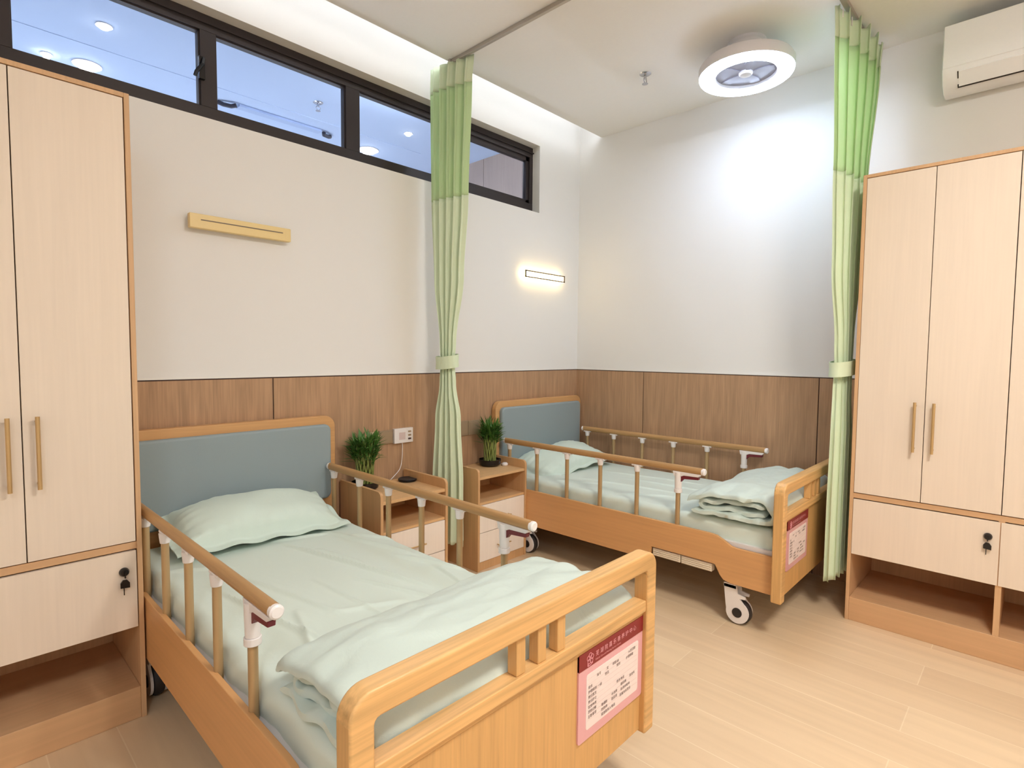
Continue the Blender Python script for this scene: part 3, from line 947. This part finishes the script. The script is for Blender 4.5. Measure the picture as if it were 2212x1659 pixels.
# ---------------------------------------------------------------- folded quilts
def quilt(cx, x0, x1, label, seed, zbase=0.522, slump=1.0):
    bm = B()
    def sheet(path, th, xa, xb, ph, nsec=64):
        # path: centre line in (y, z); built as a thick sheet with rounded ends, swept along x
        # resample
        P = [Vector((p[0], p[1])) for p in path]
        segs = [0.0]
        for a, b in zip(P[:-1], P[1:]): segs.append(segs[-1]+(b-a).length)
        n = max(24, int(segs[-1]/0.011))
        Q = []
        for k in range(n+1):
            d = segs[-1]*k/n
            i = 0
            while i < len(segs)-2 and segs[i+1] < d: i += 1
            u = (d-segs[i])/max(1e-9, segs[i+1]-segs[i])
            Q.append(P[i].lerp(P[i+1], u))
        rows = []
        for s in range(nsec+1):
            f = s/nsec
            top, bot = [], []
            for k, q in enumerate(Q):
                if k == 0: d = Q[1]-Q[0]
                elif k == n: d = Q[n]-Q[n-1]
                else: d = Q[k+1]-Q[k-1]
                d.normalize()
                nn = Vector((-d.y, d.x))
                e = min(k, n-k)*segs[-1]/n
                tt = th*math.sqrt(max(0.06, 1-(1-min(1, e/(th*1.4)))**2))
                wob = noise.noise(Vector((f*3.2+seed, k*0.09, ph)))
                wob2 = noise.noise(Vector((f*7+seed, k*0.22, ph+9)))
                xe0 = xa + 0.022*noise.noise(Vector((k*0.13, seed, ph+3)))
                xe1 = xb + 0.022*noise.noise(Vector((k*0.13, seed+7, ph+3)))
                x = xe0+(xe1-xe0)*f
                edge = min(f, 1-f)*(xb-xa)
                puff = math.sqrt(max(0.05, 1-(1-min(1, edge/0.05))**2))
                t2 = tt*(0.45+0.55*puff)*(1+0.25*wob2)
                c = q + nn*(0.006*math.sin(k*0.55+seed+f*9)*math.exp(-((min(f, 1-f)*(xb-xa)-0.05)/0.06)**2) + 0.009*wob + 0.0035*noise.noise(Vector((f*16+seed, k*0.35, ph+40))))
                sag = slump*(0.045 if f < 0.5 else 0.030)*(max(0, 1-edge/0.15)**2)*max(0, (q.y-0.02)/0.1) - 0.012*math.exp(-((edge-0.17)/0.07)**2)*max(0, (q.y-0.03)/0.1)*(1 if f < 0.5 else 0.3)
                yy = c.x + 0.010*noise.noise(Vector((f*4, k*0.1, ph+20)))
                a_ = Vector((yy, c.y - sag))
                top.append(bm.verts.new((x, a_.x+nn.x*t2, zbase+max(0.002, a_.y+nn.y*t2))))
                bot.append(bm.verts.new((x, a_.x-nn.x*t2, zbase+max(0.002, a_.y-nn.y*t2))))
            rows.append((top, bot))
        for s in range(nsec):
            (t0, b0), (t1, b1) = rows[s], rows[s+1]
            for k in range(n):
                bm.faces.new((t0[k], t0[k+1], t1[k+1], t1[k]))
                bm.faces.new((b0[k+1], b0[k], b1[k], b1[k+1]))
            bm.faces.new((t0[0], t1[0], b1[0], b0[0]))
            bm.faces.new((t0[n], b0[n], b1[n], t1[n]))
        for s in (0, nsec):
            t0, b0 = rows[s]
            for k in range(n):
                bm.faces.new((t0[k], t0[k+1], b0[k+1], b0[k]))
    yc = -1.715
    fy = yc-0.155
    # outer wrap: bottom layer, round the foot side, top layer sloping to the head
    arc = [(fy-0.056*math.sin(PI*k/10), 0.071-0.056*math.cos(PI*k/10)) for k in range(11)]
    sheet([(yc+0.20, 0.014)] + [(yc+0.05, 0.016)] + arc + [(yc-0.05, 0.132), (yc+0.06, 0.126), (yc+0.14, 0.108), (yc+0.205, 0.080), (yc+0.225, 0.060)], 0.016, x0, x1, 0.0)
    # inner fold, closed towards the head
    arc2 = [(yc+0.135+0.022*math.sin(PI*k/8), 0.058-0.019*math.cos(PI*k/8)) for k in range(9)]
    sheet([(yc-0.165, 0.050), (yc+0.02, 0.044)] + arc2 + [(yc+0.04, 0.090), (yc-0.16, 0.098)], 0.0155, x0+0.02, x1-0.02, 4.0)
    bmesh.ops.recalc_face_normals(bm, faces=bm.faces[:])
    bmesh.ops.translate(bm, verts=bm.verts[:], vec=(-cx, 0, 0))
    o = obj('folded_quilt', bm, M['quilt'], smooth=True, ang=70)
    o.location = (cx, 0, 0)
    return tag(o, label, 'quilt', 'folded sage quilts')
quilt(B1, -3.175, -2.275, 'folded sage quilt at the foot of the near bed', 2.0, slump=0.55)
quilt(B2, -1.0, -0.10, 'folded sage quilt at the foot of the far bed', 6.0, slump=0.25)

# ---------------------------------------------------------------- wardrobes
def wardrobe(loc, rotz, D, xs, label):
    # local x runs to the viewer's right along the front (y = 0), y goes back into the wall
    W = xs[-1]+0.018
    t = thing('wardrobe', label, 'wardrobe', loc, rotz, 'tall peach fronted wardrobes')
    Ht = 2.234
    bm = B()
    box(bm, 0, 0, 0, 0.016, D, Ht); box(bm, W-0.016, 0, 0, W, D, Ht)
    box(bm, 0.016, 0, Ht-0.016, W-0.016, D, Ht)
    box(bm, 0.016, D-0.012, 0, W-0.016, D, Ht-0.016)
    obj('carcass', bm, M['carcass_z'], t, bevel=0.0015)
    bm = B(); box(bm, 0.016, 0.004, 0, W-0.016, D-0.012, 0.118); obj('plinth', bm, M['carcass'], t, bevel=0.002)
    bm = B(); box(bm, 0.016, 0.006, 0.632, W-0.016, D-0.012, 0.657); obj('shelf_rail', bm, M['carcass'], t)
    mid = xs[2]
    bm = B(); box(bm, mid-0.008, 0.006, 0.118, mid+0.014, D-0.012, 0.632); obj('divider', bm, M['carcass_z'], t, bevel=0.001)
    for k in range(4):
        a, b = xs[k]+0.0015, xs[k+1]-0.0015
        bm = B(); box(bm, a, 0.001, 0.661, b, 0.019, Ht-0.019)
        d = obj('door', bm, M['door'], t, bevel=0.001)
        hx = (xs[k+1]-0.036) if k % 2 == 0 else (xs[k]+0.036)
        bm = B()
        tube(bm, [(hx, -0.028, 0.898), (hx, -0.028, 1.133)], 0.0062, 12)
        for z in (0.915, 1.116):
            tube(bm, [(hx, -0.028, z), (hx, 0.002, z)], 0.005, 10)
        obj('handle', bm, M['brass'], d, smooth=True)
    for a, b in ((xs[0], xs[2]), (xs[2], xs[4])):
        bm = B(); box(bm, a+0.0015, -0.001, 0.346, b-0.0015, 0.017, 0.627)
        dr = obj('drawer', bm, M['door'], t, bevel=0.001)
        bm = B(); box(bm, a+0.02, 0.017, 0.37, b-0.02, D-0.05, 0.375); obj('drawer_base', bm, M['carcass'], dr)
        lx = b-0.040
        bm = B(); lathe(bm, [(0, -0.016), (0.012, -0.015), (0.0155, -0.008), (0.0155, 0.0), (0, 0.0)], lx, 0.558, 20, axis='y'); obj('lock', bm, M['black'], dr, smooth=True)
        bm = B()
        box(bm, lx-0.002, -0.022, 0.54, lx+0.002, -0.012, 0.562)
        prism(bm, [(lx-0.014, 0.505), (lx+0.014, 0.502), (lx+0.014, 0.520), (lx+0.006, 0.532), (lx-0.006, 0.533), (lx-0.014, 0.522)], 'y', -0.017, -0.011)
        box(bm, lx-0.005, -0.0145, 0.478, lx-0.002, -0.013, 0.506)
        obj('key', bm, M['black'], dr)
    return t
wardrobe((-4.448, -0.478, 0), 0, 0.464, [0.018, 0.315, 0.613, 0.911, 1.208], 'tall wardrobe at the left beside the near bed, key hanging from its drawer')
wardrobe((-0.531, -2.135, 0), -PI/2, 0.517, [0.016, 0.290, 0.578, 0.864, 1.142], 'tall wardrobe at the right behind the green curtain, under the air conditioner')

# ---------------------------------------------------------------- nightstands
def nightstand(loc, label, D):
    t = thing('nightstand', label, 'nightstand', loc, 0, 'oak nightstands with peach drawers')
    W = 0.440
    for x in (0, W-0.017):
        out = [(D, 0.0), (D, 0.638)] + [(0.030-0.030*math.sin(PI/2*k/6), 0.608+0.030*math.cos(PI/2*k/6)) for k in range(7)] + [(0, 0)]
        bm = B(); prism(bm, out, 'x', x, x+0.017); obj('side_panel', bm, M['ns_side'], t, bevel=0.002)
    bm = B(); box(bm, 0.017, 0.006, 0.568, W-0.017, D, 0.585); obj('top_board', bm, M['ns_wood'], t, bevel=0.001)
    bm = B(); box(bm, 0.017, D-0.010, 0.0, W-0.017, D, 0.568); obj('back_panel', bm, M['ns_wood'], t)
    bm = B(); box(bm, 0.017, 0.01, 0.410, W-0.017, D-0.010, 0.424); obj('shelf', bm, M['ns_wood'], t)
    bm = B(); box(bm, 0.017, 0.008, 0.0, W-0.017, 0.024, 0.052); box(bm, 0.017, 0.024, 0.045, W-0.017, D-0.01, 0.052); obj('plinth', bm, M['ns_side'], t)
    for z0, z1 in ((0.238, 0.407), (0.055, 0.234)):
        bm = B(); box(bm, 0.019, 0.004, z0, W-0.019, 0.020, z1); d = obj('drawer', bm, M['ns_drawer'], t, bevel=0.001)
        zc = (z0+z1)/2-0.01
        bm = B()
        tube(bm, [(W/2-0.055, -0.018, zc), (W/2+0.055, -0.018, zc)], 0.004, 10)
        for s in (-0.048, 0.048):
            tube(bm, [(W/2+s, -0.018, zc), (W/2+s, 0.005, zc)], 0.0035, 8)
        obj('handle', bm, M['brass'], d, smooth=True)
    return t
nightstand((-2.185, -0.428, 0), 'oak nightstand beside the near bed, black disc on its top', 0.40)
nightstand((-1.456, -0.365, 0), 'oak nightstand against the far bed, right of the green curtain', 0.345)

# ---------------------------------------------------------------- lucky bamboo pots
def bamboo(loc, label, seed, spread):
    r = random.Random(seed)
    t = thing('lucky_bamboo', label, 'plant', loc, 0, 'lucky bamboo pots on the nightstands')
    bm = B(); lathe(bm, [(0, 0), (0.055, 0), (0.072, 0.012), (0.076, 0.045), (0.071, 0.045), (0.066, 0.018), (0, 0.012)], 0, 0, 36); obj('bowl', bm, M['black'], t, smooth=True)
    bm = B(); lathe(bm, [(0, 0.034), (0.064, 0.032), (0.064, 0.018), (0, 0.018)], 0, 0, 24); obj('pebbles', bm, M['soil'], t)
    bm = B()
    tips = []
    for ring, (n, r0) in enumerate(((14, 0.036), (14, 0.038), (7, 0.018))):
        tw = (0.9, -0.9, 0.3)[ring]
        for k in range(n):
            a = 2*PI*k/n + r.uniform(-0.1, 0.1)
            h = r.uniform(0.20, 0.25)
            pts = []
            for i in range(6):
                f = i/5
                rr = r0*(1+spread*f)
                pts.append((rr*math.cos(a+tw*f), rr*math.sin(a+tw*f), 0.03+h*f))
            tube(bm, pts, 0.0042, 6)
            tips.append((pts[-1], a+tw))
            if ring < 2: tips.append((pts[4], a+tw*0.8))
    obj('stems', bm, M['stem'], t, smooth=True)
    bm = B()
    for (p, a) in tips:
        for q in range(6):
            aa = a + r.uniform(-1.3, 1.3)
            L = r.uniform(0.05, 0.095)
            el = r.uniform(0.25, 1.35)
            d = Vector((math.cos(aa)*math.cos(el), math.sin(aa)*math.cos(el), math.sin(el)))
            side = d.cross(Vector((0, 0, 1))).normalized()
            nrm = side.cross(d)
            base = Vector(p) + Vector((0, 0, r.uniform(-0.05, 0.01)))
            wd = r.uniform(0.0045, 0.008)
            vs = []
            for f, ww in ((0, 0.3), (0.35, 1.0), (0.7, 0.7), (1.0, 0.05)):
                c = base + d*L*f - Vector((0, 0, 1))*0.018*f*f*(1-el/1.6)
                vs.append((bm.verts.new(c-side*wd*ww), bm.verts.new(c+nrm*wd*0.25*ww), bm.verts.new(c+side*wd*ww)))
            for i in range(3):
                bm.faces.new((vs[i][0], vs[i][1], vs[i+1][1], vs[i+1][0]))
                bm.faces.new((vs[i][1], vs[i][2], vs[i+1][2], vs[i+1][1]))
    obj('leaves', bm, M['leaf'], t, smooth=True)
    return t
bamboo((-2.088, -0.125, 0.585), 'bushy lucky bamboo in a black bowl on the near nightstand', 3, 0.5)
bamboo((-1.135, -0.135, 0.585), 'narrow woven lucky bamboo in a black bowl beside the far headboard', 11, 0.12)

# ---------------------------------------------------------------- small things on the nightstands and wall
t = thing('black_disc', 'round black disc lying on the near nightstand', 'tray', (-1.800, -0.120, 0.585))
bm = B(); lathe(bm, [(0, 0), (0.050, 0), (0.055, 0.005), (0.055, 0.011), (0.050, 0.015), (0, 0.014)], 0, 0, 40); obj('body', bm, M['black'], t, smooth=True)
bm = B(); lathe(bm, [(0.049, 0.015), (0.052, 0.0165), (0.055, 0.0135)], 0, 0, 40); obj('rim', bm, M['rubber'], t, smooth=True)

def plate(x0, x1, z0, z1, mat, label, kind, group=None):
    t = thing('socket_plate' if kind != 'call' else 'nurse_call_unit', label, 'socket' if kind != 'call' else 'call unit', ((x0+x1)/2, -0.0105, (z0+z1)/2), 0, group)
    hw, hh = (x1-x0)/2, (z1-z0)/2
    bm = B(); box(bm, -hw+0.001, -0.010 if kind != 'call' else -0.022, -hh, hw-0.001, 0, hh); obj('face', bm, mat, t, bevel=0.002)
    if kind == 'holes':
        bm = B()
        for (dx, dz) in ((-0.012, 0.014), (0.012, 0.014), (-0.014, -0.016), (0.014, -0.016), (0.0, -0.006)):
            box(bm, dx-0.003, -0.0108, dz-0.006, dx+0.003, -0.0098, dz+0.006)
        obj('socket_holes', bm, M['hole'], t)
    if kind == 'rocker':
        bm = B(); box(bm, -hw*0.8, -0.0125, -hh*0.8, hw*0.8, -0.0095, hh*0.8); obj('cover', bm, mat, t, bevel=0.001)
    if kind == 'call':
        for z, m in ((0.022, M['sock_brown']), (0.0, M['sock_brown']), (-0.022, M['ink'])):
            bm = B(); box(bm, hw*0.45, -0.0245, z-0.005, hw*0.75, -0.0215, z+0.005); obj('button', bm, m, t)
        bm = B(); box(bm, -hw*0.5, -0.0228, -0.024, hw*0.15, -0.0218, 0.02); obj('speaker_grille', bm, M['line'], t)
    return t
plate(-1.997, -1.928, 0.803, 0.881, M['sock_beige'], 'beige wall socket plate behind the near bamboo', 'holes')
plate(-1.927, -1.832, 0.802, 0.883, M['sock_brown'], 'taupe wall plate between the beige socket and the white call unit', 'rocker')
plate(-1.831, -1.694, 0.798, 0.887, M['plastic'], 'white nurse call unit on the wood panelling above the near nightstand', 'call')
plate(-1.325, -1.230, 0.788, 0.888, M['sock_brown'], 'taupe wall plate half hidden behind the green curtain', 'rocker')
plate(-1.229, -1.130, 0.788, 0.886, M['sock_brown'], 'taupe wall plate left of the far bamboo', 'rocker')

def cord(pts, label, r=0.0022):
    bm = B()
    P = [Vector(p) for p in pts]
    out = []
    for i in range(len(P)-1):
        p0 = P[max(0, i-1)]; p1 = P[i]; p2 = P[i+1]; p3 = P[min(len(P)-1, i+2)]
        for k in range(8):
            u = k/8
            out.append(0.5*((2*p1)+(p2-p0)*u+(2*p0-5*p1+4*p2-p3)*u*u+(3*p1-p0-3*p2+p3)*u**3))
    out.append(P[-1])
    tube(bm, out, r, 8)
    return out, obj('cord', bm, M['plastic'], smooth=True)
pts, o = cord([(-1.768, -0.022, 0.80), (-1.769, -0.025, 0.76), (-1.776, -0.030, 0.70), (-1.80, -0.042, 0.645), (-1.86, -0.060, 0.607), (-1.92, -0.095, 0.589), (-1.955, -0.15, 0.5873), (-1.98, -0.20, 0.5873)], 'x')
tag(o, 'thin white cord hanging from the call unit to the near nightstand', 'cord')
t = thing('call_button', 'white call button with a curled cord on the far nightstand', 'call button', (-1.062, -0.205, 0.585))
bm = B(); lathe(bm, [(0, 0), (0.018, 0), (0.022, 0.006), (0.021, 0.014), (0.014, 0.020), (0, 0.022)], 0, 0, 24); obj('body', bm, M['plastic'], t, smooth=True)
bm = B()
tube(bm, [(0, 0.018, 0.008), (0.0, 0.05, 0.004), (-0.01, 0.085, 0.02), (-0.015, 0.11, 0.06), (-0.03, 0.13, 0.05), (-0.04, 0.14, 0.01), (-0.045, 0.150, 0.003)], 0.0022, 8)
obj('cord', bm, M['plastic'], t, smooth=True)

# ---------------------------------------------------------------- curtains and their track
def curtain(keys, n, label, loc, tie, tie_h=0.075, cuts=(3.03, 2.895, 2.26), zend=0.185, sn=260, seed=0):
    # keys: list of (z, ax, ay, bx, by, amp) in world coordinates from the top down; folds run between A and B
    t = thing('privacy_curtain', label, 'curtain', loc, 0, 'green privacy curtains')
    lx, ly, lz = loc
    def at(z):
        for a, b in zip(keys[:-1], keys[1:]):
            if a[0] >= z >= b[0]:
                u = (a[0]-z)/(a[0]-b[0])
                u = u*u*(3-2*u)
                return [p+(q-p)*u for p, q in zip(a[1:], b[1:])]
        return list(keys[0][1:] if z > keys[0][0] else keys[-1][1:])
    def strip(z_hi, z_lo, dz, jit):
        bm = B()
        nz = max(2, int((z_hi-z_lo)/dz))
        rows = []
        for j in range(nz+1):
            z = z_hi+(z_lo-z_hi)*j/nz
            ax, ay, bx, by, amp = at(z)
            d = Vector((bx-ax, by-ay))
            nn = Vector((-d.y, d.x)).normalized()
            tt = d.normalized()
            row = []
            for i in range(sn+1):
                s = i/sn
                ph = 2*PI*n*s + 0.35*math.sin(z*1.1+seed+s*4)
                am = amp*(0.85+0.35*noise.noise(Vector((s*n*0.55+seed, z*0.18, 0))))
                edge = min(1, min(s, 1-s)*n*1.4)
                off = am*math.sin(ph)*(0.4+0.6*edge)
                sh = 0.20*(d.length/n)*math.sin(2*ph+0.7)
                p = Vector((ax, ay)) + d*s + nn*off + tt*sh
                zz = z
                if jit and j == 0: zz += 0.012*math.sin(ph*1.0+1.0)+0.006*noise.noise(Vector((s*20, seed, 1)))
                if z_lo == zend and j == nz: zz += 0.010*math.sin(ph*0.5+seed)
                row.append(bm.verts.new((p.x-lx, p.y-ly, zz-lz)))
            rows.append(row)
        for j in range(nz):
            for i in range(sn):
                bm.faces.new((rows[j][i], rows[j][i+1], rows[j+1][i+1], rows[j+1][i]))
        return bm
    def cloth(name, bm, mat, th=0.0016):
        o = obj(name, bm, mat, t, smooth=True, ang=180)
        so = o.modifiers.new('thickness', 'SOLIDIFY')
        so.thickness = th
        return o
    cloth('header_tape', strip(cuts[0], cuts[1], 0.02, True), M['header'], 0.003)
    cloth('net_panel', strip(cuts[1], cuts[2], 0.03, False), M['mesh'], 0.0012)
    cloth('drape', strip(cuts[2], zend, 0.025, False), M['curtain'])
    cx, cy, rx, ry, ang, zc = tie
    bm = B()
    rows = []
    for dz, k in ((tie_h/2, 0.97), (tie_h/2, 1.03), (0.0, 1.01), (-tie_h/2, 1.04), (-tie_h/2, 0.97)):
        row = []
        for i in range(48):
            a = 2*PI*i/48
            wv = 1+0.03*math.sin(3*a+1)
            x, y = rx*k*wv*math.cos(a), ry*k*wv*math.sin(a)
            row.append(bm.verts.new((cx+x*math.cos(ang)-y*math.sin(ang)-lx, cy+x*math.sin(ang)+y*math.cos(ang)-ly, zc+dz+0.010*math.cos(a+0.4)-lz)))
        rows.append(row)
    m_ = len(rows)
    for j in range(m_):
        for i in range(48):
            bm.faces.new((rows[j][i], rows[j][(i+1) % 48], rows[(j+1) % m_][(i+1) % 48], rows[(j+1) % m_][i]))
    bmesh.ops.recalc_face_normals(bm, faces=bm.faces[:])
    obj('tie_band', bm, M['curtain'], t, smooth=True, ang=60)
    k0 = keys[0]
    for i in range(n):
        s = (i+0.5)/n
        x, y = k0[1]+(k0[3]-k0[1])*s, k0[2]+(k0[4]-k0[2])*s
        bm = B(); tube(bm, [(x-lx, y-ly, 2.99-lz), (x-lx, y-ly, 3.034-lz)], 0.003, 8); obj('hook', bm, M['plastic'], t)
    return t
curtain([(3.04, -1.590, -0.075, -1.540, -0.385, 0.042), (2.90, -1.590, -0.070, -1.540, -0.370, 0.040), (2.26, -1.590, -0.075, -1.545, -0.350, 0.036),
         (1.80, -1.588, -0.095, -1.548, -0.320, 0.036), (1.40, -1.580, -0.150, -1.552, -0.262, 0.034), (1.29, -1.580, -0.158, -1.552, -0.250, 0.032),
         (1.16, -1.580, -0.150, -1.552, -0.262, 0.034), (0.95, -1.585, -0.110, -1.548, -0.305, 0.040), (0.55, -1.592, -0.090, -1.545, -0.330, 0.045), (0.15, -1.592, -0.085, -1.545, -0.335, 0.048)],
        5, 'green privacy curtain tied back between the two nightstands', (-1.565, -0.22, 0.185), (-1.566, -0.205, 0.058, 0.080, 0.0, 1.292), seed=1)
curtain([(3.04, -0.665, -2.028, -0.120, -2.100, 0.040), (2.90, -0.655, -2.030, -0.135, -2.095, 0.040), (2.26, -0.635, -2.040, -0.20, -2.072, 0.038),
         (1.80, -0.610, -2.044, -0.25, -2.066, 0.036), (1.40, -0.530, -2.052, -0.34, -2.066, 0.034), (1.29, -0.520, -2.054, -0.35, -2.066, 0.033),
         (1.16, -0.530, -2.053, -0.34, -2.066, 0.034), (0.95, -0.555, -2.058, -0.28, -2.064, 0.036), (0.55, -0.570, -2.058, -0.25, -2.064, 0.037), (0.15, -0.570, -2.058, -0.25, -2.064, 0.037)],
        5, 'green privacy curtain tied back between the far bed and the right wardrobe', (-0.40, -2.06, 0.185), (-0.440, -2.058, 0.115, 0.054, 0.0, 1.285), seed=4)
bm = B()
box(bm, -1.575, -4.4, H-0.022, -1.555, -0.23, H)
box(bm, -1.552, -2.063, H-0.022, 0.0, -2.037, H)
box(bm, -1.584, -0.245, H-0.030, -1.546, -0.225, H)
tag(obj('curtain_track', bm, M['alu'], bevel=0.003), 'grey metal curtain track fixed along the ceiling', 'curtain track')

# ---------------------------------------------------------------- air conditioner
t = thing('air_conditioner', 'white split air conditioner high on the wall above the right wardrobe', 'air conditioner', (0, -2.385, 0))
L_ = 0.86
prof = [(-0.002, 2.690), (-0.002, 2.985), (-0.185, 2.985), (-0.198, 2.972), (-0.205, 2.86), (-0.205, 2.765), (-0.196, 2.745), (-0.165, 2.700), (-0.120, 2.676), (-0.06, 2.672)]
bm = B(); prism(bm, prof, 'y', -L_, 0.0); obj('body', bm, M['ac'], t, bevel=0.006, seg=3)
bm = B(); box(bm, -0.209, -L_+0.002, 2.770, -0.2, -0.002, 2.976); obj('front_panel', bm, M['ac'], t, bevel=0.004)
def on_slope(f, d):
    a, b = Vector((-0.198, 2.748)), Vector((-0.150, 2.688))
    p = a.lerp(b, f)
    n = Vector((-(b-a).y, (b-a).x)).normalized()
    if n.y > 0: n = -n
    return p+n*d
bm = B()
q = [on_slope(0.0, 0.004), on_slope(0.95, 0.006), on_slope(0.95, -0.004), on_slope(0.0, -0.004)]
prism(bm, [(p.x, p.y) for p in q], 'y', -L_+0.06, -0.065); obj('louver', bm, M['ac'], t, bevel=0.001)
bm = B()
q = [on_slope(0.95, 0.0025), on_slope(1.05, 0.0025), on_slope(1.05, -0.004), on_slope(0.95, -0.004)]
prism(bm, [(p.x, p.y) for p in q], 'y', -L_+0.06, -0.060)
q = [on_slope(0.0, 0.0025), on_slope(1.0, 0.0025), on_slope(1.0, -0.004), on_slope(0.0, -0.004)]
prism(bm, [(p.x, p.y) for p in q], 'y', -0.065, -0.060)
obj('outlet_slot', bm, M['rubber'], t)
